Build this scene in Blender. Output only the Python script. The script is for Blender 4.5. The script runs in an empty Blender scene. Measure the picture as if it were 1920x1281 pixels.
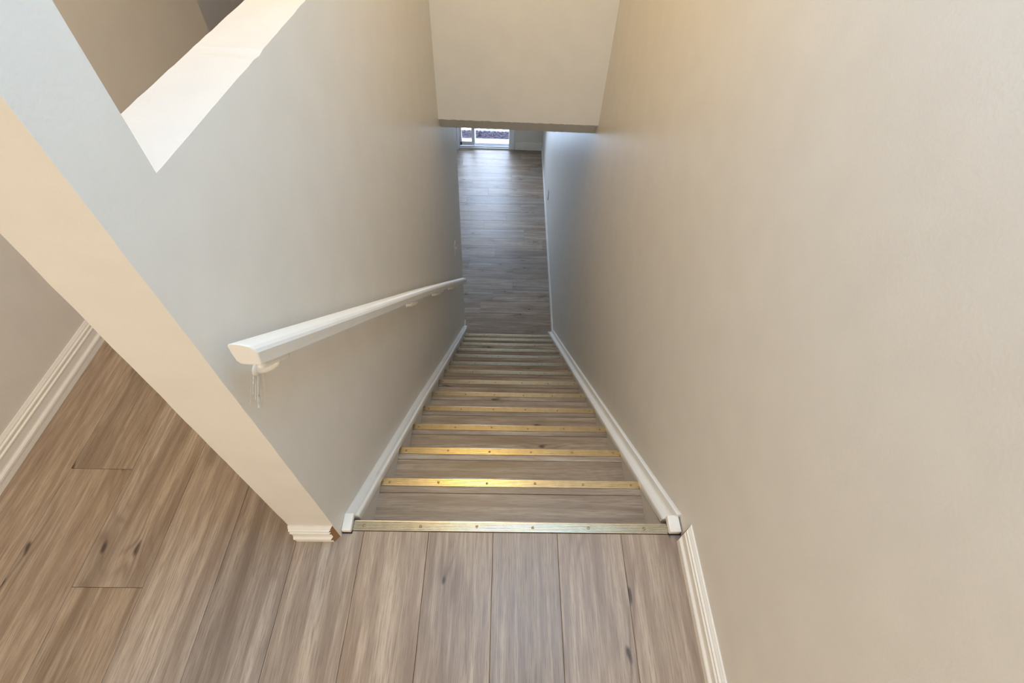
import bpy, bmesh, math, random
from mathutils import Vector, Matrix
random.seed(7)
S = bpy.context.scene
COL = S.collection

# ------------------------------------------------------------------ camera
cam_d = bpy.data.cameras.new('camera')
cam = bpy.data.objects.new('camera', cam_d); COL.objects.link(cam)
Rv = Vector((0.9996, 0.0024, 0.0285)); Fv = Vector((0.0207, 0.6255, -0.7799)).normalized()
Rv = (Rv - Fv * Rv.dot(Fv)).normalized(); Uv = Rv.cross(Fv)
cam.matrix_world = Matrix(((Rv.x, Uv.x, -Fv.x, 0.45815), (Rv.y, Uv.y, -Fv.y, -0.49667),
                           (Rv.z, Uv.z, -Fv.z, 1.48811), (0, 0, 0, 1)))
cam_d.sensor_fit = 'HORIZONTAL'; cam_d.sensor_width = 36; cam_d.lens = 918.2 / 1920 * 36
cam_d.clip_start = 0.02; cam_d.clip_end = 200
S.camera = cam

# ------------------------------------------------------------------ world, lights, exposure
W = bpy.data.worlds.new('sky'); S.world = W; W.use_nodes = True
bg = W.node_tree.nodes['Background']
bg.inputs['Color'].default_value = (0.62, 0.73, 1.0, 1); bg.inputs['Strength'].default_value = 6.5

def lamp(name, kind, loc, power, color, size=0.1, rot=(0, 0, 0), size_y=None):
    d = bpy.data.lights.new(name, kind); d.energy = power; d.color = color
    o = bpy.data.objects.new(name, d); COL.objects.link(o); o.location = loc; o.rotation_euler = rot
    if kind == 'AREA':
        d.size = size
        if size_y: d.shape = 'RECTANGLE'; d.size_y = size_y
    else: d.shadow_soft_size = size
    return o
R90 = math.radians(90)
lamp('stairhead_lamp', 'AREA', (0.62, 0.22, 2.40), 27.5, (0.28, 0.59, 1.0), 0.9)          # cool lamp over the stair head
lamp('stairwell_lamp', 'AREA', (0.28, 1.30, 2.40), 16.2, (1.0, 0.65, 0.15), 0.3)          # warm lamp further down the well
lamp('hall_lamp', 'POINT', (-0.50, 0.95, 2.30), 5.5, (1.0, 0.45, 0.10), 0.10)             # warm lamp in the hall
lamp('landing_fill', 'AREA', (0.0, -2.50, 1.45), 30.0, (1.0, 0.885, 0.76), 1.6, (R90, 0, 0), 1.5)   # added broad fill from behind the viewer; the back wall has no window
lamp('patio_daylight', 'AREA', (0.13, 7.02, -1.70), 46.0, (0.60, 0.73, 1.0), 0.9, (-R90, 0, 0), 1.9)   # sky light through the patio door
lamp('lower_room_fill', 'AREA', (-2.50, 5.95, -1.55), 8.0, (0.62, 0.78, 1.0), 1.1, (0, -R90, 0), 1.1)  # added cool fill brightening the patio door end; the left wall is solid
S.view_settings.view_transform = 'Standard'; S.view_settings.look = 'None'
S.view_settings.gamma = 1.0; S.view_settings.use_curve_mapping = False
S.view_settings.exposure = 0.0

# ------------------------------------------------------------------ measured geometry
RUN, RISE = 0.21698, 0.194639
SL = -RISE / RUN
FZ = -14 * RISE                     # lower floor
CZ = 2.44                           # upper ceiling
def clamp(a, lo, hi): return max(lo, min(hi, a))
def wl(y, z): return (y + .046) * (.0125 + .0125 * clamp((z + 2.7) / 2.7, 0, 1.3))
def wr(y, z): return 1.0042 + .0061 * max(0, y) * clamp(-z / 2.7, 0, 1)

# ------------------------------------------------------------------ materials
def srgb(r, g, b):
    f = lambda c: (c / 255 / 12.92) if c / 255 <= .04045 else ((c / 255 + .055) / 1.055) ** 2.4
    return (f(r), f(g), f(b), 1)
def new_mat(name):
    m = bpy.data.materials.new(name); m.use_nodes = True
    nt = m.node_tree; return m, nt, nt.nodes['Principled BSDF']
def N(nt, t, **kw):
    n = nt.nodes.new(t)
    for k, v in kw.items():
        if k in n.inputs: n.inputs[k].default_value = v
        else: setattr(n, k, v)
    return n
def math_node(nt, op, a, b=None, c=None):
    n = nt.nodes.new('ShaderNodeMath'); n.operation = op
    for i, x in enumerate((a, b, c)):
        if x is None: continue
        if hasattr(x, 'is_linked'): nt.links.new(x, n.inputs[i])
        else: n.inputs[i].default_value = x
    return n.outputs[0]
def mix_col(nt, fac, a, b, mode='MIX'):
    n = nt.nodes.new('ShaderNodeMix'); n.data_type = 'RGBA'; n.blend_type = mode
    for i, x in ((0, fac), (6, a), (7, b)):
        if hasattr(x, 'is_linked'): nt.links.new(x, n.inputs[i])
        else: n.inputs[i].default_value = x
    return n.outputs[2]
def ramp(nt, fac, stops):
    n = nt.nodes.new('ShaderNodeValToRGB'); e = n.color_ramp.elements
    while len(e) < len(stops): e.new(.5)
    for x, (p_, c) in zip(e, stops): x.position = p_; x.color = c
    nt.links.new(fac, n.inputs[0]); return n.outputs[0]

def paint(name, col, rough=.42, peel=.25, lumps=.5, spec=.5):
    m, nt, b = new_mat(name)
    tc = N(nt, 'ShaderNodeTexCoord')
    n1 = N(nt, 'ShaderNodeTexNoise', Scale=170.0, Detail=2.0); nt.links.new(tc.outputs['Object'], n1.inputs['Vector'])
    n2 = N(nt, 'ShaderNodeTexNoise', Scale=9.0, Detail=3.0); nt.links.new(tc.outputs['Object'], n2.inputs['Vector'])
    v = N(nt, 'ShaderNodeTexVoronoi', Scale=9.0); nt.links.new(tc.outputs['Object'], v.inputs['Vector'])
    sp = math_node(nt, 'MULTIPLY', math_node(nt, 'LESS_THAN', v.outputs['Distance'], .035), .6)
    h = math_node(nt, 'ADD', math_node(nt, 'MULTIPLY', n1.outputs[0], peel), math_node(nt, 'MULTIPLY', n2.outputs[0], lumps))
    h = math_node(nt, 'ADD', h, sp)
    bp = N(nt, 'ShaderNodeBump', Strength=.5, Distance=.003); nt.links.new(h, bp.inputs['Height'])
    nt.links.new(bp.outputs[0], b.inputs['Normal'])
    c2 = tuple(x * .955 for x in col[:3]) + (1,)
    nt.links.new(ramp(nt, n2.outputs[0], [(.3, c2), (.7, col)]), b.inputs['Base Color'])
    b.inputs['Roughness'].default_value = rough; b.inputs['Specular IOR Level'].default_value = spec
    return m
M_WALL = paint('wall_paint', srgb(228, 222, 210))
M_SKIRT = paint('skirt_paint', srgb(222, 216, 204), .4, .1, .4)
M_CEIL = paint('ceiling_paint', srgb(238, 236, 230), .7, 1.2, .3)
M_TRIM = paint('trim_paint', srgb(240, 236, 226), .35, .05, .3)
M_RAIL = paint('rail_paint', srgb(240, 237, 229), .32, .35, .6)
M_DOOR = paint('door_vinyl', srgb(240, 242, 245), .3, .03, .1)

def wood(name):
    m, nt, b = new_mat(name); L = nt.links.new
    tc = N(nt, 'ShaderNodeTexCoord'); oi = N(nt, 'ShaderNodeObjectInfo')
    off = N(nt, 'ShaderNodeCombineXYZ')
    L(math_node(nt, 'MULTIPLY', oi.outputs['Random'], 37.0), off.inputs[0])
    L(math_node(nt, 'MULTIPLY', oi.outputs['Random'], 91.0), off.inputs[1])
    add = N(nt, 'ShaderNodeVectorMath', operation='ADD'); L(tc.outputs['Object'], add.inputs[0]); L(off.outputs[0], add.inputs[1])
    P = add.outputs[0]
    def stretched(sx, sy):
        mp = N(nt, 'ShaderNodeMapping'); mp.inputs['Scale'].default_value = (sx, sy, 1); L(P, mp.inputs['Vector']); return mp.outputs[0]
    def noise(sx, sy, det, dist=0.0, ro=.55):
        n = N(nt, 'ShaderNodeTexNoise', Scale=1.0, Detail=det, Distortion=dist, Roughness=ro); L(stretched(sx, sy), n.inputs['Vector']); return n.outputs[0]
    tone = noise(1.0, 14, 5, .8)                 # broad streaks along the board
    mid = noise(2.2, 45, 5, .5)                  # narrower streaks
    fine = noise(11, 380, 3, .2, .7)              # pores
    # cathedral figure
    warp = noise(1.3, 5.5, 2, .3)
    sep = N(nt, 'ShaderNodeSeparateXYZ'); L(P, sep.inputs[0])
    ph = math_node(nt, 'ADD', math_node(nt, 'MULTIPLY', warp, 95.0), math_node(nt, 'MULTIPLY', sep.outputs[1], 60.0))
    ring = math_node(nt, 'MULTIPLY_ADD', math_node(nt, 'SINE', ph), .5, .5)
    # knots
    jit = N(nt, 'ShaderNodeTexNoise', Scale=1.0, Detail=2.0); L(stretched(9, 26), jit.inputs['Vector'])
    kv = N(nt, 'ShaderNodeVectorMath', operation='MULTIPLY_ADD'); L(jit.outputs['Color'], kv.inputs[0]); kv.inputs[1].default_value = (.22, .22, 0); L(stretched(2.3, 7.0), kv.inputs[2])
    vo = N(nt, 'ShaderNodeTexVoronoi', Scale=1.0); vo.voronoi_dimensions = '2D'; L(kv.outputs[0], vo.inputs['Vector'])
    sepc = N(nt, 'ShaderNodeSeparateColor'); L(vo.outputs['Color'], sepc.inputs[0])
    gate = math_node(nt, 'GREATER_THAN', sepc.outputs[0], .52)
    def knot(r0, r1):
        n = N(nt, 'ShaderNodeMapRange'); n.inputs['From Min'].default_value = r0; n.inputs['From Max'].default_value = r1
        n.inputs['To Min'].default_value = 1; n.inputs['To Max'].default_value = 0; L(vo.outputs['Distance'], n.inputs['Value'])
        return math_node(nt, 'MULTIPLY', n.outputs[0], gate)
    halo, core = knot(.04, .34), knot(.02, .055)
    base = ramp(nt, tone, [(.30, srgb(146, 130, 116)), (.5, srgb(183, 168, 152)), (.70, srgb(206, 192, 175))])
    base = mix_col(nt, math_node(nt, 'MULTIPLY', ramp(nt, mid, [(.40, (1, 1, 1, 1)), (.56, (0, 0, 0, 1))]), .52), base, srgb(140, 123, 109))
    base = mix_col(nt, math_node(nt, 'MULTIPLY', ramp(nt, fine, [(.38, (1, 1, 1, 1)), (.52, (0, 0, 0, 1))]), .60), base, srgb(126, 111, 98))
    rg = math_node(nt, 'MULTIPLY', math_node(nt, 'POWER', ring, 3.0), math_node(nt, 'MULTIPLY_ADD', halo, .70, .12))
    base = mix_col(nt, rg, base, srgb(128, 112, 100))
    base = mix_col(nt, math_node(nt, 'MULTIPLY', halo, .30), base, srgb(134, 119, 106))
    base = mix_col(nt, math_node(nt, 'MULTIPLY', core, .9), base, srgb(70, 60, 52))
    # board to board tone
    hv = N(nt, 'ShaderNodeHueSaturation'); L(base, hv.inputs['Color'])
    L(math_node(nt, 'MULTIPLY_ADD', oi.outputs['Random'], .22, .83), hv.inputs['Value'])
    wn = N(nt, 'ShaderNodeTexWhiteNoise'); wn.noise_dimensions = '1D'; L(oi.outputs['Random'], wn.inputs['W'])
    L(math_node(nt, 'MULTIPLY_ADD', wn.outputs['Value'], .35, .98), hv.inputs['Saturation'])
    L(hv.outputs[0], b.inputs['Base Color'])
    bp = N(nt, 'ShaderNodeBump', Strength=.25, Distance=.0006); L(math_node(nt, 'ADD', fine, mid), bp.inputs['Height']); L(bp.outputs[0], b.inputs['Normal'])
    b.inputs['Specular IOR Level'].default_value = .5
    L(math_node(nt, 'MULTIPLY_ADD', mid, .14, .33), b.inputs['Roughness'])
    return m
M_WOOD = wood('greige_oak_laminate')

def plain(name, col, rough=.6, metal=0.0):
    m, nt, b = new_mat(name)
    tc = N(nt, 'ShaderNodeTexCoord'); n = N(nt, 'ShaderNodeTexNoise', Scale=40.0, Detail=3.0); nt.links.new(tc.outputs['Object'], n.inputs['Vector'])
    nt.links.new(ramp(nt, n.outputs[0], [(.3, tuple(x * .85 for x in col[:3]) + (1,)), (.7, col)]), b.inputs['Base Color'])
    b.inputs['Roughness'].default_value = rough; b.inputs['Metallic'].default_value = metal
    return m
M_BRASS = plain('anodised_gold_aluminium', srgb(200, 187, 160), .30, 1.0)
M_SCREW = plain('screw_steel', srgb(170, 150, 110), .35, 1.0)
M_MDF = plain('raw_fibreboard', srgb(150, 112, 74), .9)
M_SUB = plain('subfloor', srgb(60, 50, 42), .9)
M_DARK = plain('dark_gap', srgb(38, 30, 25), .9)
M_CONC = plain('pale_concrete', srgb(226, 226, 222), .9)
M_GRAV = plain('gravel_stone', srgb(88, 78, 88), .9)
M_TWIG = plain('dark_twig', srgb(24, 20, 22), .9)
M_PLATE = plain('outlet_plastic', srgb(232, 230, 224), .4)
M_GREYPL = plain('grey_outlet_plastic', srgb(120, 118, 116), .5)
def glass():
    m = bpy.data.materials.new('clear_glass'); m.use_nodes = True; nt = m.node_tree; nt.nodes.clear()
    o = N(nt, 'ShaderNodeOutputMaterial'); t = N(nt, 'ShaderNodeBsdfTransparent'); g = N(nt, 'ShaderNodeBsdfGlossy', Roughness=.02)
    t.inputs['Color'].default_value = (.94, .97, .97, 1)
    f = N(nt, 'ShaderNodeFresnel', IOR=1.3); mx = N(nt, 'ShaderNodeMixShader')
    nt.links.new(f.outputs[0], mx.inputs[0]); nt.links.new(t.outputs[0], mx.inputs[1]); nt.links.new(g.outputs[0], mx.inputs[2]); nt.links.new(mx.outputs[0], o.inputs[0])
    return m
M_GLASS = glass()

# ------------------------------------------------------------------ helpers
def link_mesh(name, verts, faces, mat, parent=None, smooth=False, mats=None, fmat=None):
    me = bpy.data.meshes.new(name); me.from_pydata([tuple(v) for v in verts], [], faces)
    bm = bmesh.new(); bm.from_mesh(me); bmesh.ops.recalc_face_normals(bm, faces=bm.faces); bm.to_mesh(me); bm.free()
    for m in (mats or [mat]): me.materials.append(m)
    if fmat:
        for p, k in zip(me.polygons, fmat): p.material_index = k
    if smooth:
        for p in me.polygons: p.use_smooth = True
    o = bpy.data.objects.new(name, me); COL.objects.link(o)
    if parent: o.parent = parent
    return o
def tag(o, label=None, cat=None, group=None, kind=None):
    if label: o['label'] = label
    if cat: o['category'] = cat
    if group: o['group'] = group
    if kind: o['kind'] = kind
    return o
def struct(o, label, cat): return tag(o, label, cat, kind='structure')
def empty(name, loc=(0, 0, 0)):
    o = bpy.data.objects.new(name, None); COL.objects.link(o); o.location = loc; o.empty_display_size = .05; return o
def box_vf(x0, x1, y0, y1, z0, z1, n=0):
    v = [(x, y, z) for x in (x0, x1) for y in (y0, y1) for z in (z0, z1)]
    f = [(0, 1, 3, 2), (4, 6, 7, 5), (0, 4, 5, 1), (2, 3, 7, 6), (0, 2, 6, 4), (1, 5, 7, 3)]
    return v, [tuple(i + n for i in q) for q in f]
def boxes(name, lst, mat, parent=None):
    V, F = [], []
    for b in lst:
        v, f = box_vf(*b, n=len(V)); V += v; F += f
    return link_mesh(name, V, F, mat, parent)
def bevel(o, w, seg=2):
    md = o.modifiers.new('bevel', 'BEVEL'); md.width = w; md.segments = seg; md.limit_method = 'ANGLE'; md.angle_limit = math.radians(35)
    return o
def sweep_wall(name, wf, side, path, prof, mat, parent=None, m0=0.0, m1=0.0, mats=None, cap=None):
    """profile (d from wall, dz) carried along path (y, z) on the wall wf; ends sheared by m*d for mitres"""
    V, F, n, k = [], [], len(prof), len(path)
    for i, (y, z) in enumerate(path):
        for d, dz in prof:
            yy = y + (m0 * d if i == 0 else m1 * d if i == k - 1 else 0)
            V.append((wf(yy, z + dz) + side * d, yy, z + dz))
    for i in range(k - 1):
        for j in range(n):
            a, b = i * n + j, i * n + (j + 1) % n
            F.append((a, b, b + n, a + n))
    F.append(tuple(range(n))); F.append(tuple(range((k - 1) * n, k * n)))
    fm = [0] * (len(F) - 2) + [cap or 0, cap or 0]
    return link_mesh(name, V, F, mat, parent, mats=mats, fmat=fm if mats else None)
def extrude_x(name, prof, x0, x1, mat, parent=None):
    n = len(prof); V = [(x, y, z) for x in (x0, x1) for y, z in prof]
    F = [(j, (j + 1) % n, n + (j + 1) % n, n + j) for j in range(n)] + [tuple(range(n)), tuple(range(n, 2 * n))]
    return link_mesh(name, V, F, mat, parent)
def lathe(name, prof, seg, mat, parent=None, mtx=None):
    V, F = [], []
    for r, z in prof:
        for k in range(seg):
            a = 2 * math.pi * k / seg; V.append(Vector((r * math.cos(a), r * math.sin(a), z)))
    if mtx: V = [mtx @ v for v in V]
    for i in range(len(prof) - 1):
        for k in range(seg):
            a, b = i * seg + k, i * seg + (k + 1) % seg; F.append((a, b, b + seg, a + seg))
    F.append(tuple(range(seg))); F.append(tuple(range((len(prof) - 1) * seg, len(prof) * seg)))
    return link_mesh(name, V, F, mat, parent, smooth=True)
plank_cache = {}
def plank(parent, cx, cy, z, length, width, rotz, name='plank'):
    """one laminate board, local x along its length, top at z, eased long edges"""
    key = (round(length, 3), round(width, 3))
    if key not in plank_cache:
        a, b, e = length / 2 - .0005, width / 2 - .0005, .0010
        V = [(-a, -b, -.009), (a, -b, -.009), (a, b, -.009), (-a, b, -.009), (-a, -b, -.0007), (a, -b, -.0007), (a, b, -.0007), (-a, b, -.0007),
             (-a + e, -b + e, 0), (a - e, -b + e, 0), (a - e, b - e, 0), (-a + e, b - e, 0)]
        F = [(3, 2, 1, 0), (8, 9, 10, 11)]
        for q in (0, 4):
            for j in range(4): F.append((q + j, q + (j + 1) % 4, q + 4 + (j + 1) % 4, q + 4 + j))
        me = bpy.data.meshes.new(name); me.from_pydata(V, [], F); me.materials.append(M_WOOD); plank_cache[key] = me
    o = bpy.data.objects.new(name, plank_cache[key]); COL.objects.link(o)
    o.parent = parent; o.location = (cx, cy, z); o.rotation_euler = (0, 0, rotz)
    return o

# ------------------------------------------------------------------ walls
def frange(a, b, step):
    n = max(1, round((b - a) / step)); return [a + (b - a) * i / n for i in range(n + 1)]
# partition between the hall and the stairs, with the open sill
SILL_Z, OY0, OY1, OZ1 = 1.114, .073, 2.05, 2.20
TW = .125
ys = frange(-.046, OY0, .04) + frange(OY0, 1.2, .025)[1:] + frange(1.2, OY1, .1)[1:] + frange(OY1, 3.12, .12)[1:]
zs = frange(FZ - .02, 0, .16) + frange(0, SILL_Z, .045)[1:] + frange(SILL_Z, OZ1, .06)[1:] + [2.32, CZ + .02]
ny, nz = len(ys), len(zs)
jy0, jy1 = ys.index(OY0), max(i for i, y in enumerate(ys) if abs(y - OY1) < 1e-6)
kz0, kz1 = [i for i, z in enumerate(zs) if abs(z - SILL_Z) < 1e-6][0], [i for i, z in enumerate(zs) if abs(z - OZ1) < 1e-6][0]
V, F = [], []
rj = random.Random(3)
def edge_jit(i, k, s):
    if k == kz0 and jy0 < i <= jy1: return 0, rj.uniform(-.0006, .0006) + (-.003 if s == 0 and .43 < ys[i] < .47 else 0)
    if i == 0 and zs[k] > .1: return rj.uniform(-.0008, .0008), 0
    return 0, 0
for s in (0, 1):
    for i, y in enumerate(ys):
        for k, z in enumerate(zs):
            dy, dz = edge_jit(i, k, s)
            V.append((wl(y, z) - TW * s, y + dy, z + dz))
idx = lambda s, i, k: s * ny * nz + i * nz + k
def inhole(i, k): return jy0 <= i < jy1 and kz0 <= k < kz1
for s in (0, 1):
    for i in range(ny - 1):
        for k in range(nz - 1):
            if not inhole(i, k): F.append((idx(s, i, k), idx(s, i + 1, k), idx(s, i + 1, k + 1), idx(s, i, k + 1)))
def rim(a, b): F.append((idx(0, *a), idx(0, *b), idx(1, *b), idx(1, *a)))
for i in range(ny - 1): rim((i, 0), (i + 1, 0)); rim((i, nz - 1), (i + 1, nz - 1))
for k in range(nz - 1): rim((0, k), (0, k + 1)); rim((ny - 1, k), (ny - 1, k + 1))
for i in range(jy0, jy1): rim((i, kz0), (i + 1, kz0)); rim((i, kz1), (i + 1, kz1))
for k in range(kz0, kz1): rim((jy0, k), (jy0, k + 1)); rim((jy1, k), (jy1, k + 1))
w_center = struct(link_mesh('wall_center', V, F, M_WALL), 'greige painted partition wall between stairs and hall with an open sill cut through it', 'wall')
# dried paint runs below the first handrail bracket
V, F = [], []
rp = random.Random(11)
for (y0, z0, ln, w, sl) in ((.030, .725, .050, .0040, .95), (.022, .725, .030, .0028, 1.1), (.034, .722, .045, .0022, .7), (.018, .732, .022, .0030, 1.2), (.044, .718, .040, .0016, .5),
                         (.010, .735, .030, .0014, 1.2), (.000, .690, .022, .0018, .6), (.030, .690, .030, .0014, .8), (.040, .735, .02, .0035, .6)):
    n = 9; base = len(V)
    for q in range(n):
        t = q / (n - 1); yy = y0 - sl * ln * t + rp.uniform(-.0012, .0012); zz = z0 - ln * t; ww = w * (1 - .6 * t) * rp.uniform(.6, 1.3)
        for dy, dx in ((-ww, -.001), (0, ww * .9), (ww, -.001)): V.append((wl(yy, zz) + dx, yy + dy, zz))
    for q in range(n - 1):
        for j in range(2):
            a = base + q * 3 + j; F.append((a, a + 1, a + 4, a + 3))
tag(link_mesh('paint_drip', V, F, M_RAIL, w_center, smooth=True), 'white dried paint runs under the handrail end', kind='stuff')

# right wall from behind the landing down to the patio door
ys2 = [-2.7, -1.5, -.6, 0] + frange(0, 7.05, .3)[1:]; zs2 = [FZ - .02] + frange(FZ, 0, .3)[1:] + [.6, 1.2, 1.8, CZ + .02]
V = [(wr(y, z) + s * .12, y, z) for s in (0, 1) for y in ys2 for z in zs2]; F = []
n2, m2 = len(ys2), len(zs2); ix = lambda s, i, k: s * n2 * m2 + i * m2 + k
for s in (0, 1):
    for i in range(n2 - 1):
        for k in range(m2 - 1): F.append((ix(s, i, k), ix(s, i + 1, k), ix(s, i + 1, k + 1), ix(s, i, k + 1)))
for i in range(n2 - 1):
    for k in (0, m2 - 1): F.append((ix(0, i, k), ix(0, i + 1, k), ix(1, i + 1, k), ix(1, i, k)))
for k in range(m2 - 1):
    for i in (0, n2 - 1): F.append((ix(0, i, k), ix(0, i, k + 1), ix(1, i, k + 1), ix(1, i, k)))
struct(link_mesh('wall_right', V, F, M_WALL), 'long bare greige wall on the right of the stairs', 'wall')

# bulkhead over the stairs: upright face, sloping soffit
HY, HZL, HZR = 2.316, .052, .040
nx = 90; V, F = [], []
rh = random.Random(5)
for i in range(nx + 1):
    t = i / nx; x = .03 + (1.03 - .03) * t; z = HZL + (HZR - HZL) * t + rh.uniform(-.0018, .0018)
    zb = -.060 + (-.075 + .060) * t + rh.uniform(-.0012, .0012)
    for y, zz in ((HY, CZ + .02), (HY, z), (2.44, zb), (3.20, zb), (3.20, CZ + .02)): V.append((x, y, zz))
for i in range(nx):
    for j in range(5):
        a, b = i * 5 + j, i * 5 + (j + 1) % 5; F.append((a, b, b + 5, a + 5))
F += [(0, 1, 2, 3, 4), tuple(nx * 5 + j for j in range(5))]
struct(link_mesh('wall_front', V, F, M_WALL), 'tan bulkhead above the stairs with a rough dark lower edge', 'wall')

HX = -1.063
struct(boxes('wall_left', [(HX - .12, HX, -2.7, 2.293, -.06, CZ + .02)], M_WALL), 'shaded tan hall wall beyond the partition on the left', 'wall')
struct(boxes('wall_alcove', [(-1.48, -1.36, 2.1, 4.1, -.06, CZ + .02)], M_WALL), 'grey mauve wall glimpsed beyond the hall corner', 'wall')
struct(boxes('wall_end', [(-1.5, 1.1, 4.0, 4.12, -.06, CZ + .02)], M_WALL), 'hall end wall beyond the partition opening', 'wall')
struct(boxes('wall_back', [(-1.2, 1.12, -2.72, -2.6, -.06, CZ + .02)], M_WALL), 'landing wall behind the viewer', 'wall')
struct(boxes('ceiling', [(-2.6, 1.12, -2.72, 4.12, CZ, CZ + .1)], M_CEIL), 'white upstairs ceiling over hall and stairs', 'ceiling')
# lower room
struct(boxes('ceiling_lower', [(-2.7, 1.2, 3.0, 7.05, -.062, -.01)], M_CEIL), 'white ceiling of the lower room', 'ceiling')
struct(boxes('wall_lower_left', [(-2.7, -2.58, 2.9, 7.05, FZ - .02, -.02)], M_WALL), 'left wall of the lower room', 'wall')
struct(boxes('wall_lower_near', [(-2.7, -.06, 3.0, 3.12, FZ - .02, -.02)], M_WALL), 'lower room wall beside the foot of the stairs', 'wall')
DX0, DX1, DY, DZ1 = -.345, .592, 6.84, FZ + 2.03
struct(boxes('wall_patio', [(-2.7, DX0, DY, DY + .14, FZ - .02, -.02), (DX1, 1.2, DY, DY + .14, FZ - .02, -.02), (DX0, DX1, DY, DY + .14, DZ1, -.02)], M_WALL),
       'lower room wall that holds the patio door', 'wall')

# ------------------------------------------------------------------ upper floor and its planks
fl = struct(boxes('floor', [(-1.1, -.0, -2.7, 4.1, -.06, -.0088), (-1.5, -1.0, 2.2, 4.1, -.06, -.0088), (-.02, 1.02, -2.7, -.032, -.06, -.0088)], M_SUB), 'upper landing floor of greige oak-look planks', 'floor')
PW = .19; X0 = -.6967
ends = {-2: [.1513], -1: [-.1878], 0: [-.95, .27], 1: [-.62, .6], 2: [-.9], 3: [-.75], 4: [-.9], 5: [-.66], 6: [-1.0], 7: [-.8], 8: [-1.25], 9: [-.9]}
ends[0] = [.1513]; ends[1] = [-.1878]
for k in range(-2, 10):
    xa, xb = X0 + (k - 1) * PW, X0 + k * PW
    xa, xb = max(xa, HX), min(xb, 1.004)
    if xb - xa < .01: continue
    yend = 3.99 if (xa + xb) / 2 < -.125 else -.0305
    cuts = [-2.6]; e0 = ends[k][0]
    e0 -= 1.22 * math.ceil((e0 + 2.6) / 1.22) - 1.22
    while e0 < yend - .05:
        if e0 > -2.55: cuts.append(e0)
        e0 += 1.22
    cuts.append(yend)
    for a, b in zip(cuts, cuts[1:]): plank(fl, (xa + xb) / 2, (a + b) / 2, 0, b - a, xb - xa, R90)

# ------------------------------------------------------------------ lower floor and its planks
f2 = struct(boxes('floor_lower', [(-2.6, 1.1, 2.6, 6.86, FZ - .2, FZ - .0088)], M_SUB), 'lower room floor of grey oak-look planks running across', 'floor')
joints = {17: .338, 14: .027, 13: .346, 6: .219, 7: -.079, 8: .685, 9: .484, 10: .185, 1: .704}
rl = random.Random(21)
for r in range(22):
    yb = 6.84 - .19 * (r - .35); ya = yb - .19; yb = min(yb, 6.85)
    if ya < 2.80: ya = 2.80
    if yb - ya < .02: continue
    xr_ = wr(ya, FZ) - .001
    j0 = joints.get(r, rl.uniform(-.9, .2)); cuts = [-2.58]
    j = j0 - 1.22 * 3
    while j < xr_ - .04:
        if j > -2.5: cuts.append(j)
        j += 1.22
    cuts.append(xr_)
    for a, b in zip(cuts, cuts[1:]): plank(f2, (a + b) / 2, (ya + yb) / 2, FZ, b - a, yb - ya, 0)

# ------------------------------------------------------------------ staircase
st = tag(empty('staircase', (.5, 2.8, FZ)), 'straight grey oak-look staircase with gold nosing strips descending between two walls', 'staircase')
def sxl(i): return .0375 + .0333 * i / 13
def sxr(i): return .9605 + .0095 * i / 13
screw_me = None
def add_child(o):
    o.parent = st; o.matrix_parent_inverse = Matrix.Translation((-.5, -2.8, -FZ)); return o
for i in range(14):
    y, z = i * RUN, -i * RISE
    xa, xb = (.0310, .9640) if i == 0 else (sxl(i), sxr(i))
    ox0, ox1 = xa - .012, xb + .012
    if i > 0:
        # tread board in two pieces: main board and front nosing board
        w_ = RUN - .054 + .014
        t_ = plank(None, (ox0 + ox1) / 2, y - .054 - w_ / 2, z, round(ox1 - ox0, 2), w_, 0, 'tread'); add_child(t_)
        nb = plank(None, (ox0 + ox1) / 2, y - .0275, z, round(ox1 - ox0, 2), .052, 0, 'nosing_board'); add_child(nb)
        add_child(boxes('tread_core', [(ox0, ox1, y - RUN - .02, y - .004, z - .03, z - .0092)], M_SUB))
    else:
        nb = plank(None, (ox0 + ox1) / 2, y - .016, z, round(ox1 - ox0, 2), .028, 0, 'nosing_board'); add_child(nb)
    add_child(boxes('riser', [(ox0, ox1, y - .030, y - .020, z - RISE - .004, z - .0095)], M_WOOD))
    # ribbed strip: low ribs on top and a lip turned down over the edge
    pr = [(y - .0296, z)]
    ribs = 6; rw = .0272 / ribs
    for q in range(ribs):
        a = y - .0290 + q * rw
        pr += [(a, z + .0016), (a + .0006, z + .0026), (a + rw - .0012, z + .0026), (a + rw - .0007, z + .0012)]
    pr += [(y - .0006, z + .0026), (y + .0008, z + .0014), (y + .001, z - .014), (y - .001, z - .0145), (y - .0012, z)]
    sp = add_child(extrude_x('nosing_strip', pr, xa, xb, M_BRASS))
    tag(sp, 'ribbed gold metal strip')
    for q in range(6):
        px = xa + .030 + q * (xb - xa - .060) / 5 * (.955 if i == 0 else 1)
        if screw_me is None:
            so = lathe('screw', [(.0046, 0), (.0044, .0012), (.0030, .0019), (.0012, .0021), (.0010, .0008)], 10, M_SCREW); screw_me = so.data
        else:
            so = bpy.data.objects.new('screw', screw_me); COL.objects.link(so)
        so.parent = sp; so.location = (px, y - .0150 + random.uniform(-.002, .002), z + .0024)
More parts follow.
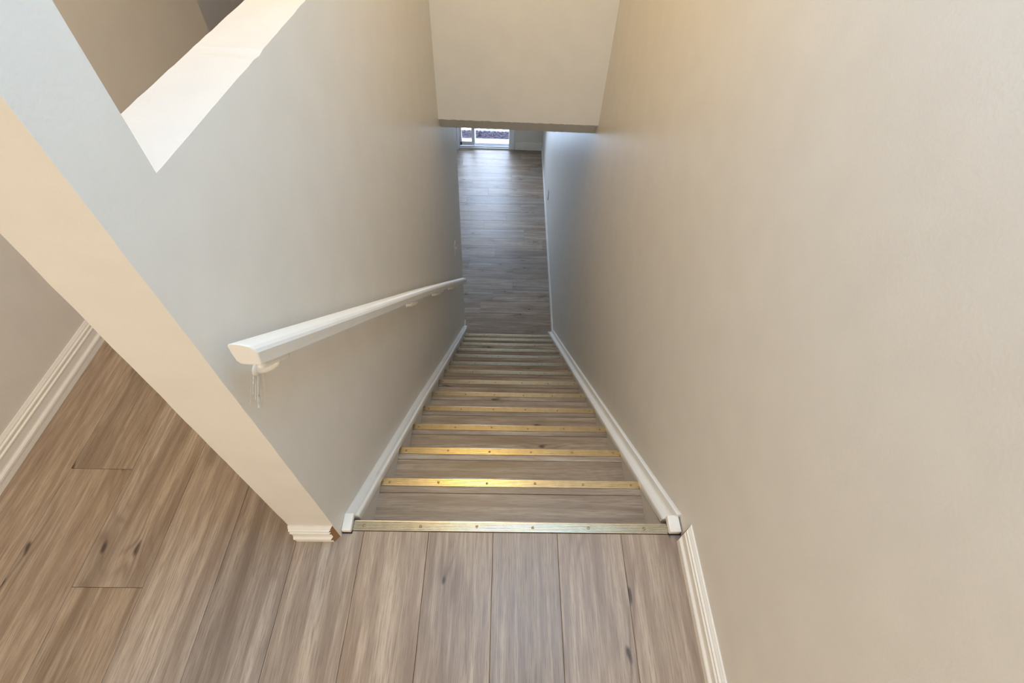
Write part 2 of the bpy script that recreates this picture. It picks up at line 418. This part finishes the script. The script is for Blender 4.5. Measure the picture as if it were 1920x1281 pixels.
# painted skirts beside the steps
def skirt(name, wf, side, inner, line, label):
    V, F = [], []; pts = frange(-.03, 3.02, .25)
    for y in pts:
        zt = line(y); zb = max(zt - .42, FZ - .005); zt = max(zt, FZ + .002)
        for x in (wf(y, zt) - side * .01, inner(y)):
            V += [(x, y, zb), (x, y, zt)]
    for i in range(len(pts) - 1):
        a, b = i * 4, i * 4 + 4
        F += [(a, a + 1, b + 1, b), (a + 2, a + 3, b + 3, b + 2), (a + 1, a + 3, b + 3, b + 1), (a, a + 2, b + 2, b)]
    F += [(0, 1, 3, 2), tuple(len(V) - 4 + j for j in (0, 1, 3, 2))]
    return struct(link_mesh(name, V, F, M_SKIRT), label, 'trim')
def lline(y):
    pts = ((-.05, .046), (.0183, .015), (.92, -.7478), (2.80, -2.426), (3.3, -2.87))
    for (a, za), (b, zb) in zip(pts, pts[1:]):
        if y <= b: return za + (zb - za) * (y - a) / (b - a)
    return pts[-1][1]
def rline(y): return .0406 + (-2.5743 - .0406) / (2.9252 - .0155) * (y - .0155)
skirt('trim_1', wl, 1, lambda y: sxl(y / RUN), lambda y: min(lline(y) - .012, -.004 if y < .01 else 9), 'greige skirt board along the left side of the steps')
skirt('trim_2', wr, -1, lambda y: sxr(y / RUN), lambda y: min(rline(y) - .045, -.004 if y < .01 else 9), 'greige skirt board along the right side of the steps')
lp = [(0.012, lline(.012))] + [(y, lline(y)) for y in (.3, .6, .92, 1.4, 1.9, 2.4, 2.80)] + [(2.90, lline(2.90))]
struct(sweep_wall('trim_3', wl, 1, lp, [(-.004, 0), (.006, 0), (.010, -.003), (.018, -.012), (.021, -.016), (.024, -.010), (.031, -.006), (.0375, -.009), (.0395, -.016), (.0393, -.040), (-.004, -.040)], M_TRIM),
       'white stepped moulding capping the left skirt', 'trim')
rpth = [(.016, rline(.016))] + [(y, rline(y)) for y in (.5, 1.2, 1.9, 2.5, 2.95)]
struct(sweep_wall('trim_4', wr, -1, rpth, [(-.004, 0), (.007, 0), (.012, -.004), (.017, -.026), (.020, -.031), (.026, -.029), (.037, -.033), (.044, -.039), (.0462, -.046), (.0460, -.066), (-.004, -.066)], M_TRIM),
       'white stepped moulding capping the right skirt', 'trim')
# flat white returns where the mouldings meet the landing, with the ragged gap below
o = boxes('trim_5', [(.001, .0285, -.036, .016, .003, .020)], M_TRIM); struct(bevel(o, .003), 'small white end block of the left moulding on the landing', 'trim')
o = boxes('trim_6', [(.9655, 1.0005, -.030, .020, .003, .024)], M_TRIM); struct(bevel(o, .003), 'small white end block of the right moulding on the landing', 'trim')
boxes('gap_filler', [(.0015, .030, -.0385, -.030, .0002, .004)], M_DARK, bpy.data.objects['trim_5'])
boxes('gap_filler', [(.9650, 1.003, -.0325, -.026, .0002, .004)], M_DARK, bpy.data.objects['trim_6'])

# ------------------------------------------------------------------ baseboards
BASE = [(-.003, 0), (.0165, 0), (.0165, .020), (.0190, .023), (.0190, .030), (.0170, .033), (.0130, .037), (.0120, .041), (.0125, .062), (.0150, .066),
        (.0150, .070), (.0110, .073), (.0110, .077), (.0130, .080), (.0130, .085), (.0085, .088), (.0085, .092), (.0060, .096), (.0035, .1005), (-.003, .1005)]
struct(sweep_wall('baseboard_right', wr, -1, [(-2.6, 0), (-.033, 0)], BASE, M_TRIM, m1=-1.05, mats=[M_TRIM, M_MDF], cap=1),
       'white fluted baseboard on the landing with a raw mitred end', 'baseboard')
struct(sweep_wall('baseboard_left', lambda y, z: HX, 1, [(-2.6, 0), (2.293, 0)], BASE, M_TRIM), 'white fluted baseboard along the shaded hall wall', 'baseboard')
# stub on the end of the partition
V, F = [], []
for (xe, m) in ((-.1255, 0), (-.0005, -.95)):
    for d, z in BASE: V.append((xe + m * max(d, 0), -.046 - d, z * .93))
n = len(BASE)
F = [(j, (j + 1) % n, n + (j + 1) % n, n + j) for j in range(n)] + [tuple(range(n)), tuple(range(n, 2 * n))]
struct(link_mesh('baseboard_center', V, F, M_TRIM, mats=[M_TRIM, M_MDF], fmat=[0] * (n + 1) + [1]), 'short cream baseboard stub on the partition end with raw mitre', 'baseboard')
def lowbase(name, wf, side, y0, y1, label, **k):
    return struct(sweep_wall(name, wf, side, [(y0 + (y1 - y0) * t / 6, FZ) for t in range(7)], [(-.003, 0), (.013, 0), (.013, .062), (.010, .066), (.010, .074), (.005, .082), (-.003, .083)], M_TRIM, **k), label, 'baseboard')
lowbase('baseboard_lower_right', wr, -1, 2.90, 6.838, 'white baseboard along the right wall of the lower room')
lowbase('baseboard_lower_left', wl, 1, 2.84, 3.12, 'short white baseboard at the left foot of the stairs')
o = boxes('baseboard_patio', [(DX1 + .012, wr(6.8, FZ) - .004, DY - .030, DY + .001, FZ + .008, FZ + .125), (DX1 + .012, wr(6.8, FZ) - .004, DY - .022, DY + .001, FZ + .125, FZ + .138)], M_TRIM)
struct(bevel(o, .003), 'tall white baseboard beside the patio door', 'baseboard')

# ------------------------------------------------------------------ handrail
hr = tag(empty('handrail', (wl(.0, .8), -.03, .84)), 'white painted wooden handrail on the left stairwell wall with brackets', 'handrail')
hinv = Matrix.Translation((-hr.location.x, -hr.location.y, -hr.location.z))
def hchild(o): o.parent = hr; o.matrix_parent_inverse = hinv; return o
SEC = [(.0312, .835), (.0314, .815), (.0350, .8075), (.0440, .8055), (.0560, .8050), (.0690, .8060), (.0705, .819), (.0735, .838), (.0715, .8460), (.0675, .8530), (.0600, .8570), (.0530, .8592), (.0420, .8604), (.0350, .8585), (.0325, .8530)]
ypts = [-.030] + frange(.1, 2.45, .2) + [2.55, 2.60, 2.615]
V, F, n = [], [], len(SEC)
for k, y in enumerate(ypts):
    sag = -.028 * max(0, (y - .9) / 1.7) ** 1.5
    sc = 1.0 if k < len(ypts) - 2 else (.93, .70)[k - len(ypts) + 2]
    for d, h in SEC:
        d = .052 + (d - .052) * sc; h = .833 + (h - .833) * sc
        z = SL * y + h + sag
        V.append((wl(y, z) + d + .018 * max(0, (y - 1.2) / 1.4), y, z))
for k in range(len(ypts) - 1):
    for j in range(n):
        a, b = k * n + j, k * n + (j + 1) % n; F.append((a, b, b + n, a + n))
F += [tuple(range(n)), tuple(range((len(ypts) - 1) * n, len(ypts) * n))]
rail = link_mesh('rail', V, F, M_RAIL); hchild(rail)
bevel(rail, .0025, 2)
def tube_path(name, pts, rad, mat, seg=8):
    V, F = [], []
    for i, p in enumerate(pts):
        p = Vector(p); a = Vector(pts[max(0, i - 1)]); b = Vector(pts[min(len(pts) - 1, i + 1)]); t = (b - a).normalized()
        u = t.cross(Vector((0, 1, .2))).normalized() if abs(t.y) < .9 else t.cross(Vector((1, 0, 0))).normalized(); v = t.cross(u)
        r = rad[i] if isinstance(rad, (list, tuple)) else rad
        for k in range(seg): V.append(p + (u * math.cos(2 * math.pi * k / seg) + v * math.sin(2 * math.pi * k / seg)) * r)
    for i in range(len(pts) - 1):
        for k in range(seg):
            a, b = i * seg + k, i * seg + (k + 1) % seg; F.append((a, b, b + seg, a + seg))
    F += [tuple(range(seg)), tuple(range((len(pts) - 1) * seg, len(pts) * seg))]
    return link_mesh(name, V, F, mat, smooth=True)
for (yb, l0, l1) in ((.030, -.045, .034), (1.01, -.10, .10), (1.56, -.07, .065), (2.15, -.07, .07)):
    sag = -.028 * max(0, (yb - .9) / 1.7) ** 1.5
    zu = SL * yb + .8055 + sag
    xw_ = wl(yb, zu - .05)
    br = lathe('bracket', [(.013, -.004), (.013, .0015), (.010, .004), (.006, .006)], 16, M_WALL,
               mtx=Matrix.Translation((xw_, yb, zu - .046)) @ Matrix.Rotation(R90, 4, 'Y')); hchild(br)
    sx = wl(yb, zu) + .050 + .018 * max(0, (yb - 1.2) / 1.4)
    arm = tube_path('bracket_arm', [(xw_ + .002, yb, zu - .046), (xw_ + .018, yb, zu - .043), (sx - .016, yb, zu - .034), (sx - .004, yb, zu - .022), (sx, yb, zu - .010)], [.0085, .0075, .007, .007, .008], M_WALL)
    arm.parent = br
    pts = []
    for t in (0, .04, .12, .5, .85, .96, 1.0):
        y = yb + l0 + (l1 - l0) * t; sg = -.028 * max(0, (y - .9) / 1.7) ** 1.5
        pts.append((wl(y, zu) + .050 + .018 * max(0, (y - 1.2) / 1.4), y, SL * y + .7955 + sg))
    sd = tube_path('bracket_saddle', pts, [.003, .0065, .008, .007, .008, .0068, .003], M_RAIL); sd.parent = br

# ------------------------------------------------------------------ switch and outlet
def plate(name, wf, side, y, z, label, cat, mat, child):
    e = tag(empty(name, (wf(y, z), y, z)), label, cat)
    x = .0; b = boxes('cover_plate', [(min(-side * .002, side * .006), max(-side * .002, side * .006), -.036, .036, -.057, .057)], mat, e); bevel(b, .003)
    if child == 'toggle':
        t = boxes('toggle', [(min(side * .004, side * .016), max(side * .004, side * .016), -.005, .005, -.004, .016)], M_PLATE, e); bevel(t, .002)
    else:
        for dz in (-.02, .02):
            t = boxes('socket', [(min(side * .004, side * .0085), max(side * .004, side * .0085), -.016, .016, dz - .013, dz + .013)], M_PLATE, e); bevel(t, .003)
    return e
plate('light_switch', wl, 1, 2.645, -1.213, 'white light switch on the left wall above the handrail end', 'light switch', M_PLATE, 'toggle')
plate('wall_outlet', wr, -1, 5.026, -2.311, 'small grey outlet low on the right wall of the lower room', 'outlet', M_GREYPL, 'socket')

# ------------------------------------------------------------------ patio door
d1 = struct(empty('door_1', (.12, DY, FZ)), 'white sliding patio door at the far end of the lower room', 'door')
dinv = Matrix.Translation((-.12, -DY, -FZ))
def dchild(o): o.parent = d1; o.matrix_parent_inverse = dinv; return o
H = DZ1
dchild(bevel(boxes('jamb', [(DX1 - .085, DX1, DY - .012, DY + .13, FZ, H)], M_DOOR), .004))
dchild(bevel(boxes('jamb', [(DX0, DX0 + .055, DY - .050, DY + .13, FZ, H)], M_DOOR), .004))
dchild(bevel(boxes('jamb_stop', [(DX0 + .055, DX0 + .075, DY + .02, DY + .13, FZ, H)], M_DOOR), .003))
dchild(bevel(boxes('head', [(DX0, DX1, DY - .012, DY + .13, H - .05, H)], M_DOOR), .004))
dchild(bevel(boxes('sill_track', [(DX0 + .05, DX1 - .08, DY - .012, DY + .13, FZ + .001, FZ + .018), (DX0 + .05, DX1 - .08, DY + .016, DY + .026, FZ + .018, FZ + .034), (DX0 + .05, DX1 - .08, DY + .072, DY + .082, FZ + .018, FZ + .032)], M_DOOR), .002))
lx0, lx1, rx1 = DX0 + .075, -.035, DX1 - .085
dchild(bevel(boxes('sliding_panel', [(lx0, lx1 - .05, DY + .030, DY + .066, FZ + .034, FZ + .100), (lx1 - .05, lx1, DY + .030, DY + .066, FZ + .034, H - .05), (lx0, lx0 + .03, DY + .030, DY + .066, FZ + .034, H - .05)], M_DOOR), .003))
dchild(bevel(boxes('fixed_panel', [(lx1, rx1, DY + .085, DY + .12, FZ + .02, FZ + .045), (lx1 - .03, lx1 + .012, DY + .085, DY + .12, FZ + .02, H - .05)], M_DOOR), .003))
dchild(boxes('glass_pane', [(lx0 + .03, lx1 - .05, DY + .045, DY + .049, FZ + .10, H - .05)], M_GLASS))
dchild(boxes('glass_pane', [(lx1 + .012, rx1, DY + .10, DY + .104, FZ + .045, H - .05)], M_GLASS))

# ------------------------------------------------------------------ outside
struct(boxes('patio_slab', [(-3, 3.2, DY + .13, 7.19, FZ - .12, FZ - .02), (-3, 3.2, 7.47, 12, FZ - .12, FZ - .025)], M_CONC), 'bright pale concrete outside the patio door', 'patio')
V, F = [], []
rg = random.Random(9)
bmi = bmesh.new(); bmesh.ops.create_icosphere(bmi, subdivisions=1, radius=1)
iv = [v.co.copy() for v in bmi.verts]; jf = [tuple(v.index for v in f.verts) for f in bmi.faces]; bmi.free()
for q in range(1500):
    c = Vector((rg.uniform(-.7, 1.0), rg.uniform(7.18, 7.48), FZ - .055 + rg.uniform(0, .018)))
    r = rg.uniform(.007, .016); rot = Matrix.Rotation(rg.uniform(0, 6.28), 3, 'Z') @ Matrix.Rotation(rg.uniform(0, 6.28), 3, 'X')
    b0 = len(V)
    V += [c + rot @ Vector((v.x * r * 1.3, v.y * r, v.z * r * .8)) for v in iv]; F += [tuple(b0 + k for k in t) for t in jf]
v, f = box_vf(-3, 3.2, 7.18, 7.48, FZ - .12, FZ - .05, len(V)); V += v; F += f
tag(link_mesh('gravel', V, F, M_GRAV), 'strip of mauve grey gravel outside the patio door', 'gravel', kind='stuff')
tw = tube_path('twig', [(.02, 7.26, FZ - .020), (.01, 7.33, FZ - .012), (.025, 7.40, FZ - .008), (.02, 7.46, FZ - .012)], [.008, .009, .007, .004], M_TWIG, 7)
tag(tw, 'dark twig lying across the gravel outside', 'twig')
